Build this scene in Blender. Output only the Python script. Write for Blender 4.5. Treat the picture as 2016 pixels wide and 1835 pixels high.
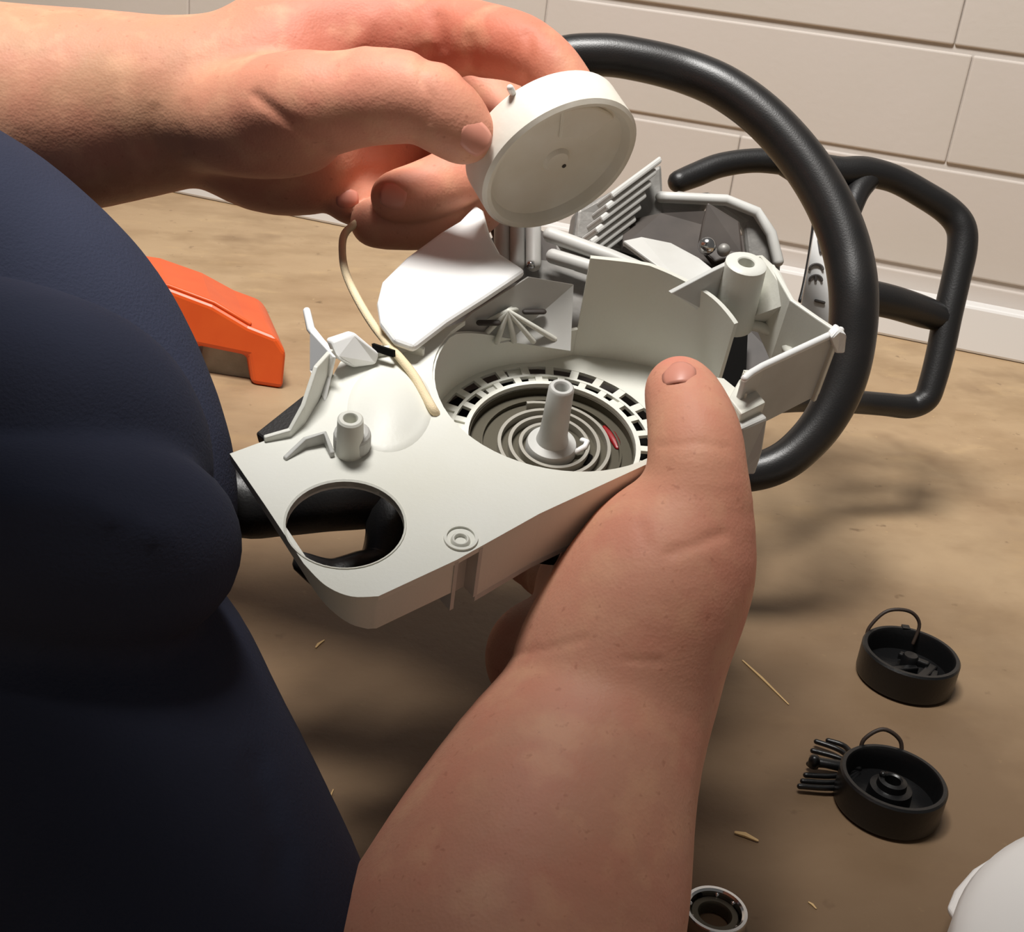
import bpy, bmesh, math, random
import numpy as np
from math import sin, cos, pi, radians, sqrt, atan2
from mathutils import Vector, Matrix
from mathutils.bvhtree import BVHTree
from mathutils.geometry import tessellate_polygon

random.seed(4)
for o in list(bpy.data.objects):
    bpy.data.objects.remove(o)
scene = bpy.context.scene
COL = scene.collection

# ------------------------------------------------------------------ camera
FPX = 2400.0
CAMH = 0.34
PITCH, ROLL = radians(24), radians(7.2)
FW = Vector((0, cos(PITCH), -sin(PITCH)))
_up = Vector((0, sin(PITCH), cos(PITCH)))
RT = Vector((1, 0, 0)) * cos(ROLL) + _up * sin(ROLL)
UP = -Vector((1, 0, 0)) * sin(ROLL) + _up * cos(ROLL)
EYE = Vector((0, 0, CAMH))
cd = bpy.data.cameras.new('camera')
cam = bpy.data.objects.new('camera', cd)
COL.objects.link(cam)
cd.sensor_fit = 'HORIZONTAL'
cd.sensor_width = 36
cd.lens = 36 * FPX / 2016
cd.clip_start = 0.01
m3 = Matrix((RT, UP, -FW)).transposed()
cam.matrix_world = Matrix.Translation(EYE) @ m3.to_4x4()
scene.camera = cam

# ------------------------------------------------------------------ light
world = bpy.data.worlds.new('world')
scene.world = world
world.use_nodes = True
bg = world.node_tree.nodes['Background']
bg.inputs[0].default_value = (1.0, 0.96, 0.91, 1)
bg.inputs[1].default_value = 0.11


def ceiling_lamp(name, loc, target, sx, sy, watt, col):
    l = bpy.data.lights.new(name, 'AREA')
    l.shape = 'RECTANGLE'
    l.size, l.size_y = sx, sy
    l.energy = watt
    l.color = col
    o = bpy.data.objects.new(name, l)
    COL.objects.link(o)
    o.location = loc
    d = Vector(target) - Vector(loc)
    o.rotation_euler = d.to_track_quat('-Z', 'Y').to_euler()
    return o


ceiling_lamp('ceiling_lamp', (-0.25, 0.24, 1.85), (-0.1, 0.75, 0.0), 0.55, 0.45, 55, (1.0, 0.975, 0.94))
scene.view_settings.view_transform = 'Standard'
scene.view_settings.look = 'None'
scene.view_settings.gamma = 1
scene.view_settings.use_curve_mapping = False
scene.view_settings.exposure = 0.0


# ------------------------------------------------------------------ space helpers
def ray(px, py):
    return RT * ((px - 1008) / FPX) + UP * ((917.5 - py) / FPX) + FW


def C(px, py, Z):
    """a point in the room at depth Z along the line of sight"""
    return EYE + ray(px, py) * Z


def G(px, py, z=0.0):
    d = ray(px, py)
    return EYE + d * ((z - CAMH) / d.z)


# ------------------------------------------------------------------ materials
def srgb(r, g, b):
    def f(c):
        c /= 255
        return c / 12.92 if c <= .04045 else ((c + .055) / 1.055) ** 2.4
    return (f(r), f(g), f(b), 1)


def mat(name, col, rough=.5, metal=0, spec=.5, noise=None, bump=None, sss=0, coat=0):
    """noise=(scale, other colour, amount), bump=(scale, strength)"""
    m = bpy.data.materials.new(name)
    m.use_nodes = True
    nt = m.node_tree
    b = nt.nodes['Principled BSDF']
    b.inputs['Base Color'].default_value = col
    b.inputs['Roughness'].default_value = rough
    b.inputs['Metallic'].default_value = metal
    b.inputs['Specular IOR Level'].default_value = spec
    b.inputs['Coat Weight'].default_value = coat
    if sss:
        b.inputs['Subsurface Weight'].default_value = sss
        b.inputs['Subsurface Radius'].default_value = (1, .35, .2)
        b.inputs['Subsurface Scale'].default_value = .006
    tc = nt.nodes.new('ShaderNodeTexCoord')
    if noise:
        n = nt.nodes.new('ShaderNodeTexNoise')
        n.inputs['Scale'].default_value = noise[0]
        n.inputs['Detail'].default_value = 5
        nt.links.new(tc.outputs['Object'], n.inputs['Vector'])
        rp = nt.nodes.new('ShaderNodeMapRange')
        rp.inputs[1].default_value = .35
        rp.inputs[2].default_value = .7
        rp.inputs[4].default_value = noise[2]
        nt.links.new(n.outputs[0], rp.inputs[0])
        mx = nt.nodes.new('ShaderNodeMix')
        mx.data_type = 'RGBA'
        mx.inputs[6].default_value = col
        mx.inputs[7].default_value = noise[1]
        nt.links.new(rp.outputs[0], mx.inputs[0])
        nt.links.new(mx.outputs[2], b.inputs['Base Color'])
    if bump:
        n2 = nt.nodes.new('ShaderNodeTexNoise')
        n2.inputs['Scale'].default_value = bump[0]
        n2.inputs['Detail'].default_value = 4
        nt.links.new(tc.outputs['Object'], n2.inputs['Vector'])
        bp = nt.nodes.new('ShaderNodeBump')
        bp.inputs['Strength'].default_value = bump[1]
        bp.inputs['Distance'].default_value = .001
        nt.links.new(n2.outputs[0], bp.inputs['Height'])
        nt.links.new(bp.outputs[0], b.inputs['Normal'])
    return m


M = {}
M['white'] = mat('white_nylon', srgb(222, 222, 214), .45, noise=(14, srgb(212, 210, 194), .7), bump=(700, .08))
M['reel'] = mat('ivory_nylon', srgb(238, 233, 222), .5, noise=(40, srgb(216, 206, 184), .5), bump=(300, .1))
M['shield'] = mat('bright_white_plastic', srgb(240, 240, 238), .4)
M['greyplastic'] = mat('light_grey_plastic', srgb(198, 198, 194), .5, noise=(30, srgb(170, 167, 160), .6))
M['cast'] = mat('cast_aluminium', srgb(150, 148, 144), .5, .35, noise=(50, srgb(110, 106, 100), .7), bump=(300, .2))
M['black'] = mat('black_plastic', srgb(26, 25, 25), .42, bump=(900, .12))
M['blackcap'] = mat('black_cap_plastic', srgb(11, 11, 12), .36, bump=(500, .1))
M['grip'] = mat('black_grip_rubber', srgb(24, 23, 23), .38, noise=(60, srgb(38, 34, 32), .5), bump=(1200, .1))
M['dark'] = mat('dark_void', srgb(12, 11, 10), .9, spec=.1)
M['engine'] = mat('dark_engine', srgb(70, 62, 56), .6, noise=(40, srgb(40, 34, 30), .8))
M['bay'] = mat('dark_brown_casting', srgb(50, 44, 38), .7, noise=(60, srgb(34, 29, 25), .7))
M['steel'] = mat('spring_steel', srgb(178, 174, 164), .35, .4)
M['drum'] = mat('oiled_steel', srgb(88, 83, 70), .42, .5)
M['chrome'] = mat('chrome', srgb(215, 215, 215), .15, 1)
M['red'] = mat('red_grease', srgb(140, 20, 24), .35)
M['rope'] = mat('cream_rope', srgb(238, 218, 180), .8, bump=(2500, .4))
M['cord'] = mat('dark_tether', srgb(44, 30, 20), .6)
M['orange'] = mat('orange_plastic', srgb(226, 92, 34), .4, noise=(30, srgb(214, 78, 26), .7))
M['jug'] = mat('white_jug', srgb(214, 211, 208), .5)
M['strip'] = mat('white_trim_paint', srgb(226, 224, 221), .5)
M['paint'] = mat('painted_brick', srgb(200, 190, 182), .6, noise=(3.5, srgb(192, 184, 172), .8), bump=(160, .15))
M['mortar'] = mat('painted_mortar', srgb(196, 188, 180), .7, bump=(200, .2))
M['shirt'] = mat('navy_cotton', srgb(54, 58, 76), .92, spec=.2, noise=(9, srgb(43, 46, 61), .8), bump=(900, .35))
M['nail'] = mat('fingernail', srgb(216, 146, 126), .42)
M['splinter'] = mat('pale_wood', srgb(205, 172, 120), .7)
M['ink'] = mat('grey_print', srgb(96, 92, 90), .6)


def wood_material():
    m = bpy.data.materials.new('worn_bench_board')
    m.use_nodes = True
    nt = m.node_tree
    b = nt.nodes['Principled BSDF']
    b.inputs['Roughness'].default_value = .55
    b.inputs['Specular IOR Level'].default_value = .3
    tc = nt.nodes.new('ShaderNodeTexCoord')
    mp = nt.nodes.new('ShaderNodeMapping')
    mp.inputs['Rotation'].default_value = (0, 0, radians(-16))
    nt.links.new(tc.outputs['Object'], mp.inputs[0])

    def noise(scale, detail, vec, stretch=None):
        n = nt.nodes.new('ShaderNodeTexNoise')
        n.inputs['Scale'].default_value = scale
        n.inputs['Detail'].default_value = detail
        n.inputs['Roughness'].default_value = .6
        if stretch:
            s = nt.nodes.new('ShaderNodeMapping')
            s.inputs['Scale'].default_value = stretch
            nt.links.new(vec, s.inputs[0])
            vec = s.outputs[0]
        nt.links.new(vec, n.inputs['Vector'])
        return n.outputs[0]

    def ramp(x, a, c, lo=0, hi=1):
        r = nt.nodes.new('ShaderNodeMapRange')
        for i, v in enumerate((a, c, lo, hi)):
            r.inputs[i + 1].default_value = v
        nt.links.new(x, r.inputs[0])
        return r.outputs[0]

    def mix(f, c1, c2):
        x = nt.nodes.new('ShaderNodeMix')
        x.data_type = 'RGBA'
        nt.links.new(f, x.inputs[0])
        for i, c in ((6, c1), (7, c2)):
            if isinstance(c, tuple):
                x.inputs[i].default_value = c
            else:
                nt.links.new(c, x.inputs[i])
        return x.outputs[2]
    v = mp.outputs[0]
    base = mix(ramp(noise(2.6, 5, v), .35, .65), srgb(188, 162, 128), srgb(166, 138, 106))
    base = mix(ramp(noise(9, 6, v, (1, 1.6, 1)), .45, .72, 0, .5), base, srgb(124, 96, 62))
    base = mix(ramp(noise(14, 6, v, (1, 2, 1)), .56, .72, 0, .5), base, srgb(196, 166, 124))
    base = mix(ramp(noise(6, 4, v), .60, .72, 0, .5), base, srgb(104, 76, 50))
    base = mix(ramp(noise(60, 3, v), .66, .74, 0, .55), base, srgb(92, 70, 48))
    base = mix(ramp(noise(150, 2, v), .70, .76, 0, .5), base, srgb(206, 176, 132))
    # near-bench shade put into the wood colour as a blotchy dark patch
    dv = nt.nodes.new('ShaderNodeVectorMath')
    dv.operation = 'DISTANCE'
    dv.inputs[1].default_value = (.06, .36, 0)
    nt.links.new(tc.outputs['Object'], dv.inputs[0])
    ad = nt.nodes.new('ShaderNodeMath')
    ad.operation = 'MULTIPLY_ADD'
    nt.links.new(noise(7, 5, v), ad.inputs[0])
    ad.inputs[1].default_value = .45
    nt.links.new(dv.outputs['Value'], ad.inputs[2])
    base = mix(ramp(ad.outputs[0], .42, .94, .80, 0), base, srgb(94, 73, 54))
    nt.links.new(base, b.inputs['Base Color'])
    bp = nt.nodes.new('ShaderNodeBump')
    bp.inputs['Strength'].default_value = .25
    bp.inputs['Distance'].default_value = .001
    nt.links.new(noise(120, 5, v), bp.inputs['Height'])
    nt.links.new(bp.outputs[0], b.inputs['Normal'])
    return m


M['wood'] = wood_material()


def skin_material():
    m = bpy.data.materials.new('skin')
    m.use_nodes = True
    nt = m.node_tree
    b = nt.nodes['Principled BSDF']
    b.inputs['Roughness'].default_value = .58
    b.inputs['Specular IOR Level'].default_value = .3
    b.inputs['Subsurface Weight'].default_value = .07
    b.inputs['Subsurface Radius'].default_value = (1, .3, .18)
    b.inputs['Subsurface Scale'].default_value = .005
    tc = nt.nodes.new('ShaderNodeTexCoord')
    at = nt.nodes.new('ShaderNodeAttribute')
    at.attribute_name = 'tone'

    def noise(s, d=4):
        n = nt.nodes.new('ShaderNodeTexNoise')
        n.inputs['Scale'].default_value = s
        n.inputs['Detail'].default_value = d
        nt.links.new(tc.outputs['Object'], n.inputs['Vector'])
        return n.outputs[0]

    def ramp(x, a, c, lo, hi):
        r = nt.nodes.new('ShaderNodeMapRange')
        for i, v in enumerate((a, c, lo, hi)):
            r.inputs[i + 1].default_value = v
        nt.links.new(x, r.inputs[0])
        return r.outputs[0]

    def mix(f, c1, c2):
        x = nt.nodes.new('ShaderNodeMix')
        x.data_type = 'RGBA'
        nt.links.new(f, x.inputs[0])
        for i, c in ((6, c1), (7, c2)):
            if isinstance(c, tuple):
                x.inputs[i].default_value = c
            else:
                nt.links.new(c, x.inputs[i])
        return x.outputs[2]
    c = mix(ramp(noise(45), .4, .65, 0, .45), at.outputs['Color'], srgb(208, 134, 112))
    c = mix(ramp(noise(70, 3), .5, .7, 0, .35), c, srgb(226, 176, 140))
    c = mix(ramp(noise(330, 2), .66, .75, 0, .3), c, srgb(150, 84, 62))
    nt.links.new(c, b.inputs['Base Color'])
    v = nt.nodes.new('ShaderNodeTexVoronoi')
    v.inputs['Scale'].default_value = 900
    nt.links.new(tc.outputs['Object'], v.inputs['Vector'])
    bp = nt.nodes.new('ShaderNodeBump')
    bp.inputs['Strength'].default_value = .12
    bp.inputs['Distance'].default_value = .0006
    nt.links.new(v.outputs[0], bp.inputs['Height'])
    bp2 = nt.nodes.new('ShaderNodeBump')
    bp2.inputs['Strength'].default_value = .25
    bp2.inputs['Distance'].default_value = .0015
    nt.links.new(noise(120, 4), bp2.inputs['Height'])
    nt.links.new(bp.outputs[0], bp2.inputs['Normal'])
    nt.links.new(bp2.outputs[0], b.inputs['Normal'])
    return m


M['skin'] = skin_material()


# ------------------------------------------------------------------ mesh helpers
def tag(o, label=None, cat=None, group=None, kind=None):
    for k, v in (('label', label), ('category', cat), ('group', group), ('kind', kind)):
        if v:
            o[k] = v
    return o


def empty(name, matrix):
    o = bpy.data.objects.new(name, None)
    o.empty_display_size = .02
    COL.objects.link(o)
    o.matrix_world = matrix
    return o


def obj(name, vf, material, parent=None, smooth=False, bevel=0, seg=2, auto=None):
    me = bpy.data.meshes.new(name)
    me.from_pydata([tuple(v) for v in vf[0]], [], vf[1])
    bm = bmesh.new()
    bm.from_mesh(me)
    bmesh.ops.remove_doubles(bm, verts=bm.verts, dist=1e-6)
    bmesh.ops.recalc_face_normals(bm, faces=bm.faces)
    if auto is not None:
        for e in bm.edges:
            e.smooth = not (len(e.link_faces) == 2 and e.calc_face_angle(0) > auto)
    bm.to_mesh(me)
    bm.free()
    me.materials.append(material)
    if smooth or auto is not None:
        for p in me.polygons:
            p.use_smooth = True
    o = bpy.data.objects.new(name, me)
    COL.objects.link(o)
    if parent:
        o.parent = parent
    if bevel:
        b = o.modifiers.new('bevel', 'BEVEL')
        b.width = bevel
        b.segments = seg
        b.limit_method = 'ANGLE'
        b.angle_limit = radians(35)
    return o


def join(*parts):
    V, Fc = [], []
    for v, f in parts:
        k = len(V)
        V += [tuple(x) for x in v]
        Fc += [tuple(i + k for i in q) for q in f]
    return V, Fc


def prism(outer, n0, n1, holes=()):
    """2-D outline (with holes) extruded along local n"""
    loops = [list(outer)] + [list(h) for h in holes]
    flat = [p for l in loops for p in l]
    tris = tessellate_polygon([[Vector((p[0], p[1], 0)) for p in l] for l in loops])
    k = len(flat)
    f0 = n0 if callable(n0) else (lambda u, v: n0)
    f1 = n1 if callable(n1) else (lambda u, v: n1)
    V = [(p[0], p[1], f0(*p[:2])) for p in flat] + [(p[0], p[1], f1(*p[:2])) for p in flat]
    Fc = []
    if len(loops) == 1:
        Fc.append(tuple(range(k)))
        Fc.append(tuple(range(k, 2 * k)))
    else:
        Fc += [tuple(t) for t in tris] + [tuple(i + k for i in t) for t in tris]
    s = 0
    for l in loops:
        m = len(l)
        for i in range(m):
            a, b = s + i, s + (i + 1) % m
            Fc.append((a, b, b + k, a + k))
        s += m
    return V, Fc


def ring2d(cx, cy, r, n=48, a0=0, a1=2 * pi, ry=None):
    ry = ry or r
    full = abs(a1 - a0 - 2 * pi) < 1e-6
    m = n if full else n + 1
    return [(cx + r * cos(a0 + (a1 - a0) * i / n), cy + ry * sin(a0 + (a1 - a0) * i / n)) for i in range(m)]


def wall2d(line, th, n0, n1):
    """upright wall of thickness th along an open 2-D line; n0/n1 numbers or lists"""
    m = len(line)
    n0 = n0 if isinstance(n0, (list, tuple)) else [n0] * m
    n1 = n1 if isinstance(n1, (list, tuple)) else [n1] * m
    V, Fc = [], []
    for i, p in enumerate(line):
        a = Vector(line[max(i - 1, 0)][:2])
        b = Vector(line[min(i + 1, m - 1)][:2])
        d = (b - a).normalized()
        nx, ny = -d.y * th / 2, d.x * th / 2
        V += [(p[0] - nx, p[1] - ny, n0[i]), (p[0] + nx, p[1] + ny, n0[i]),
              (p[0] + nx, p[1] + ny, n1[i]), (p[0] - nx, p[1] - ny, n1[i])]
    for i in range(m - 1):
        for j in range(4):
            a, b = i * 4 + j, i * 4 + (j + 1) % 4
            Fc.append((a, b, b + 4, a + 4))
    Fc += [(0, 1, 2, 3), tuple((m - 1) * 4 + j for j in (3, 2, 1, 0))]
    return V, Fc


def offset(line, d):
    out = []
    m = len(line)
    for i, p in enumerate(line):
        a, b = Vector(line[max(i - 1, 0)][:2]), Vector(line[min(i + 1, m - 1)][:2])
        t = (b - a).normalized()
        out.append((p[0] - t.y * d, p[1] + t.x * d))
    return out


def slab3d(pts, thick):
    """flat-ish 3-D polygon given thickness along its own normal"""
    P = [Vector(p) for p in pts]
    n = Vector((0, 0, 0))
    for i in range(len(P)):
        a, b = P[i], P[(i + 1) % len(P)]
        n += a.cross(b)
    n.normalize()
    k = len(P)
    V = [p + n * thick / 2 for p in P] + [p - n * thick / 2 for p in P]
    Fc = [tuple(range(k)), tuple(range(k, 2 * k))]
    for i in range(k):
        j = (i + 1) % k
        Fc.append((i, j, j + k, i + k))
    return V, Fc


def lathe(prof, c=(0, 0, 0), axis=(0, 0, 1), n=48, closed=False):
    ax = Vector(axis).normalized()
    t = Vector((1, 0, 0)) if abs(ax.x) < .8 else Vector((0, 1, 0))
    e1 = (t - ax * t.dot(ax)).normalized()
    e2 = ax.cross(e1)
    c = Vector(c)
    V, Fc = [], []
    m = len(prof)
    for i in range(n):
        a = 2 * pi * i / n
        d = e1 * cos(a) + e2 * sin(a)
        V += [c + d * r + ax * z for r, z in prof]
    lim = m if closed else m - 1
    for i in range(n):
        for j in range(lim):
            a, b = i * m + j, i * m + (j + 1) % m
            c2, d2 = ((i + 1) % n) * m + (j + 1) % m, ((i + 1) % n) * m + j
            Fc.append((a, b, c2, d2))
    return V, Fc


def spline(pts, per=8):
    """Catmull-Rom through n-d points"""
    P = [np.array(p, float) for p in pts]
    out = []
    for i in range(len(P) - 1):
        p0, p1, p2, p3 = P[max(i - 1, 0)], P[i], P[i + 1], P[min(i + 2, len(P) - 1)]
        for k in range(per):
            t = k / per
            out.append(.5 * ((2 * p1) + (-p0 + p2) * t + (2 * p0 - 5 * p1 + 4 * p2 - p3) * t * t
                             + (-p0 + 3 * p1 - 3 * p2 + p3) * t ** 3))
    out.append(P[-1])
    return out


def tube(path, rad, n=14, flat=1.0, ref=None, cap=True):
    P = [Vector(tuple(p)[:3]) for p in path]
    m = len(P)
    R = rad if isinstance(rad, (list, tuple)) else [rad] * m
    T = [(P[min(i + 1, m - 1)] - P[max(i - 1, 0)]).normalized() for i in range(m)]
    e = Vector(ref) if ref else (Vector((0, 0, 1)) if abs(T[0].z) < .9 else Vector((1, 0, 0)))
    rings = []
    for i in range(m):
        e = (e - T[i] * e.dot(T[i])).normalized()
        b = T[i].cross(e)
        rings.append((P[i], R[i], e.copy(), b.copy(), T[i]))
    if cap:
        p, r, e1, b1, t1 = rings[0]
        pre = [(p - t1 * r * .9 * sin(a), r * cos(a), e1, b1, t1) for a in (1.35, .9, .45)]
        p, r, e1, b1, t1 = rings[-1]
        post = [(p + t1 * r * .9 * sin(a), r * cos(a), e1, b1, t1) for a in (.45, .9, 1.35)]
        rings = pre + rings + post
    V, Fc = [], []
    for p, r, e1, b1, t1 in rings:
        for j in range(n):
            a = 2 * pi * j / n
            V.append(p + e1 * (r * cos(a) * flat) + b1 * (r * sin(a)))
    k = len(rings)
    for i in range(k - 1):
        for j in range(n):
            a, b = i * n + j, i * n + (j + 1) % n
            Fc.append((a, b, b + n, a + n))
    Fc += [tuple(range(n)), tuple((k - 1) * n + j for j in range(n))]
    return V, Fc


def box(c, s, rz=0):
    V = []
    for dx in (-1, 1):
        for dy in (-1, 1):
            for dz in (-1, 1):
                x, y = dx * s[0] / 2, dy * s[1] / 2
                V.append((c[0] + x * cos(rz) - y * sin(rz), c[1] + x * sin(rz) + y * cos(rz), c[2] + dz * s[2] / 2))
    return V, [(0, 1, 3, 2), (4, 5, 7, 6), (0, 1, 5, 4), (2, 3, 7, 6), (0, 2, 6, 4), (1, 3, 7, 5)]


# ------------------------------------------------------------------ the setting
# bench
WTH = radians(-16)
WD = Vector((cos(WTH), sin(WTH), 0))            # along the wall, to the right
WN = Vector((WD.y, -WD.x, 0))                   # out of the wall, to the bench
W0 = G(1875, 676)
bench_pts = []
a, b = W0 - WD * 2.2, W0 + WD * 1.4
bench_pts = [a, b, b + WN * 1.9, a + WN * 1.9]
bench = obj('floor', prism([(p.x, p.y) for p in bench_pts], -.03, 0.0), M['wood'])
tag(bench, 'worn brown wooden bench top strewn with splinters', 'bench', kind='structure')

# painted brick wall: core + single bricks
Mw = Matrix((WD, -WN, Vector((0, 0, 1)))).transposed().to_4x4()
Mw.translation = W0
wall = obj('wall_back', box((-.4, .075 + .0005, .35), (3.6, .15, .9)), M['mortar'])
wall.matrix_world = Mw
tag(wall, 'white painted brick wall behind the bench', 'wall', kind='structure')
courses = [(-.037, .067), (.067, .171), (.171, .277), (.277, .383), (.383, .489), (.489, .595), (.595, .70)]
brick_meshes = {}
BL = .42
for ci, (z0, z1) in enumerate(courses):
    joint = {2: -.0505, 3: -.0695}.get(ci, [-.26, .17, -.05][ci % 3])
    for k in range(-5, 4):
        x0 = joint + k * BL
        if x0 < -2.1 or x0 > 1.0:
            continue
        key = round(z1 - z0, 3)
        if key not in brick_meshes:
            o = obj('brick', box((0, 0, 0), (BL - .0008, .02, (z1 - z0) - .0065)), M['paint'], wall, bevel=.0020, seg=3)
            brick_meshes[key] = o
        else:
            o = brick_meshes[key].copy()
            COL.objects.link(o)
            o.parent = wall
        o.location = (x0 + BL / 2, .0075 + random.uniform(-.0006, .0006), (z0 + z1) / 2)

strip = obj('trim_1', prism([(-2.0, 0), (1.3, 0), (1.3, .047), (-2.0, .047)], -.012, .012), M['strip'], bevel=.003)
strip.matrix_world = Mw @ Matrix(((1, 0, 0, 0), (0, 0, 1, -.013), (0, 1, 0, .0002), (0, 0, 0, 1)))
tag(strip, 'smooth white skirting strip along the foot of the wall', 'trim', kind='structure')

# ------------------------------------------------------------------ chainsaw frame of reference
SN = (RT * .107 + UP * .716 - FW * .69).normalized()
SU = (RT - SN * RT.dot(SN)).normalized()
SV = SN.cross(SU)
SO = C(1087, 868, .46)
MS = Matrix((SU, SV, SN)).transposed().to_4x4()
MS.translation = SO
MSI = MS.inverted()


def L(px, py, Z):
    """room point -> chainsaw coordinates"""
    return MSI @ C(px, py, Z)


def Q(px, py, n=0.0):
    """where a line of sight meets the housing level n -> (u, v)"""
    d = ray(px, py)
    s = (n - (EYE - SO).dot(SN)) / d.dot(SN)
    p = MSI @ (EYE + d * s)
    return (p.x, p.y)


def Q3(px, py, n):
    return Q(px, py, n) + (n,)


saw = empty('chainsaw', MS)
tag(saw, 'partly dismantled white chainsaw with black handles lying on its side', 'chainsaw')
LIP = .03
RC = .0470
# --- face plate with the round tank hole
edge_px = [(452, 893), (520, 992), (598, 1110), (640, 1152), (690, 1174), (745, 1174), (900, 1102), (1063, 1011),
           (1282, 910), (1400, 858), (1500, 815)]
corner = spline([Q(x, y, LIP) for x, y in edge_px[2:6]], 5)
outl = [Q(x, y, LIP) for x, y in edge_px[:2]] + [tuple(p) for p in corner] + [Q(x, y, LIP) for x, y in edge_px[6:]]
# right-hand and rear edge of the plate, then back round the left
outl += [Q(1462, 775, LIP), Q(1425, 745, LIP)]
cav = ring2d(0, 0, RC, 40, radians(12), radians(-220))
outl += cav
outl += [Q(800, 672, LIP), Q(735, 682, LIP), Q(670, 712, LIP), Q(628, 790, LIP), Q(600, 832, LIP), Q(520, 868, LIP)]
hc = Q(680, 1030, LIP)
hl = Q(563, 1030, LIP)
HR = .5 * ((Q(798, 1030, LIP)[0] - hl[0]))
hole = ring2d(hc[0], hc[1], HR, 48)
face = obj('face_plate', prism(outl, LIP - .0022, LIP, [hole]), M['white'], saw, bevel=.0007)
# rim that thickens the hole
obj('tank_neck', lathe([(HR, LIP), (HR + .0007, LIP + .0004), (HR + .0007, LIP - .003), (HR, LIP - .003)], (hc[0], hc[1], 0), n=48, closed=True), M['white'], face, auto=.6)
# --- skirt below the near edge, stepped at the notch
sk = [tuple(p) for p in outl[:outl.index(Q(900, 1102, LIP)) + 1]]
obj('skirt', wall2d(offset(sk, .0014), .0022, [LIP - .004 - .0115 * min(1, i / 15) for i in range(len(sk))], LIP - .002), M['white'], saw, auto=.9)
sk2 = [Q(x, y, LIP) for x, y in [(948, 1076), (1063, 1011), (1282, 910), (1400, 858), (1500, 815)]]
obj('skirt', wall2d(offset(sk2, .0012), .0022, LIP - .024, LIP - .002), M['white'], saw)
n1, n2 = Vector(Q(900, 1102, LIP)), Vector(Q(948, 1076, LIP))
inw = Vector((-(n2 - n1).y, (n2 - n1).x)).normalized() * .006
obj('notch_panel', wall2d([n1, n1 + inw, n2 + inw, n2], .0015, LIP - .024, LIP - .001), M['greyplastic'], saw)
# underside shell that turns under the skirt
under = [Q(x, y, LIP) for x, y in [(948, 1076), (1063, 1011), (1282, 910), (1400, 858), (1500, 815), (1440, 790), (1282, 880), (1100, 960), (960, 1030)]]
obj('belly_shell', prism(under, LIP - .0265, LIP - .024), M['greyplastic'], saw)

# --- starter well: side wall
lw = ring2d(0, 0, RC, 44, radians(12), radians(-262)) + [Q(1128, 696)]
hts = []
for i, p in enumerate(lw):
    d = math.degrees(atan2(p[1], p[0])) % 360
    h = LIP - .001
    if 75 <= d < 150:
        h = .013 + .0155 * max(0, (d - 112) / 38)
    hts.append(h)
obj('well_wall', wall2d(lw, .0016, -.002, hts), M['white'], saw, auto=.7)
# tall volute wall behind
tl = spline([Q(1128, 696), Q(1210, 705), Q(1290, 722), Q(1360, 748), Q(1406, 785)], 6)
tall = obj('volute_wall', wall2d([tuple(p) for p in tl], .002, -.002, [.0475] * 8 + [.0475 - .0006 * i for i in range(len(tl) - 8)]), M['white'], saw, auto=.7)
# floor: rings and spokes leave real openings
R1, R2, R3, R4 = .0318, .0336, .0386, .0440


def annulus(r0, r1, z0, z1, n=72):
    return lathe([(r0, z0), (r1, z0), (r1, z1), (r0, z1)], n=n, closed=True)


vent = obj('vent_grille', annulus(R1, R2, -.003, .0012), M['white'], saw, auto=.6)
obj('vent_ring', annulus(R3 - .0006, R3 + .0006, -.0016, 0), M['white'], vent, auto=.6)
fl_out = [tuple(p)[:2] for p in ring2d(0, 0, RC + .001, 40, radians(-12), radians(-262))] + [tuple(p) for p in tl]
obj('well_floor', prism(fl_out, -.0016, 0, [ring2d(0, 0, R4, 60)]), M['white'], saw)
sp0 = box((0, 0, 0), (R3 - R2 + .0004, .0028, .0015))
sp1 = box((0, 0, 0), (R4 - R3 + .0004, .0032, .0015))
proto = {}
for ring_i, (rm, sb, cnt, off) in enumerate((((R2 + R3) / 2, sp0, 26, 0), ((R3 + R4) / 2, sp1, 26, .5))):
    for k in range(cnt):
        a = 2 * pi * (k + off) / cnt
        if ring_i not in proto:
            o = obj('vent_spoke', sb, M['white'], vent)
            proto[ring_i] = o
        else:
            o = proto[ring_i].copy()
            COL.objects.link(o)
            o.parent = vent
        o.location = (rm * cos(a), rm * sin(a), -.0009)
        o.rotation_euler = (0, 0, a)
# a few openings are closed by webs
web = None
for a, rm, w in ((97, .0361, .008), (108, .0413, .008), (128, .0361, .006), (20, .0413, .008), (44, .0361, .006), (165, .0413, .008), (172, .0361, .006), (188, .0361, .006), (196, .0413, .008)):
    o = obj('vent_web', box((0, 0, 0), (.0050, w, .0014)), M['white'], vent)
    o.location = (rm * cos(radians(a)), rm * sin(radians(a)), -.0018)
    o.rotation_euler = (0, 0, radians(a))
obj('fan_shadow_plate', lathe([(0.0, -.012), (.05, -.012), (.05, -.014), (0, -.014)], n=48), M['dark'], saw)
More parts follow.
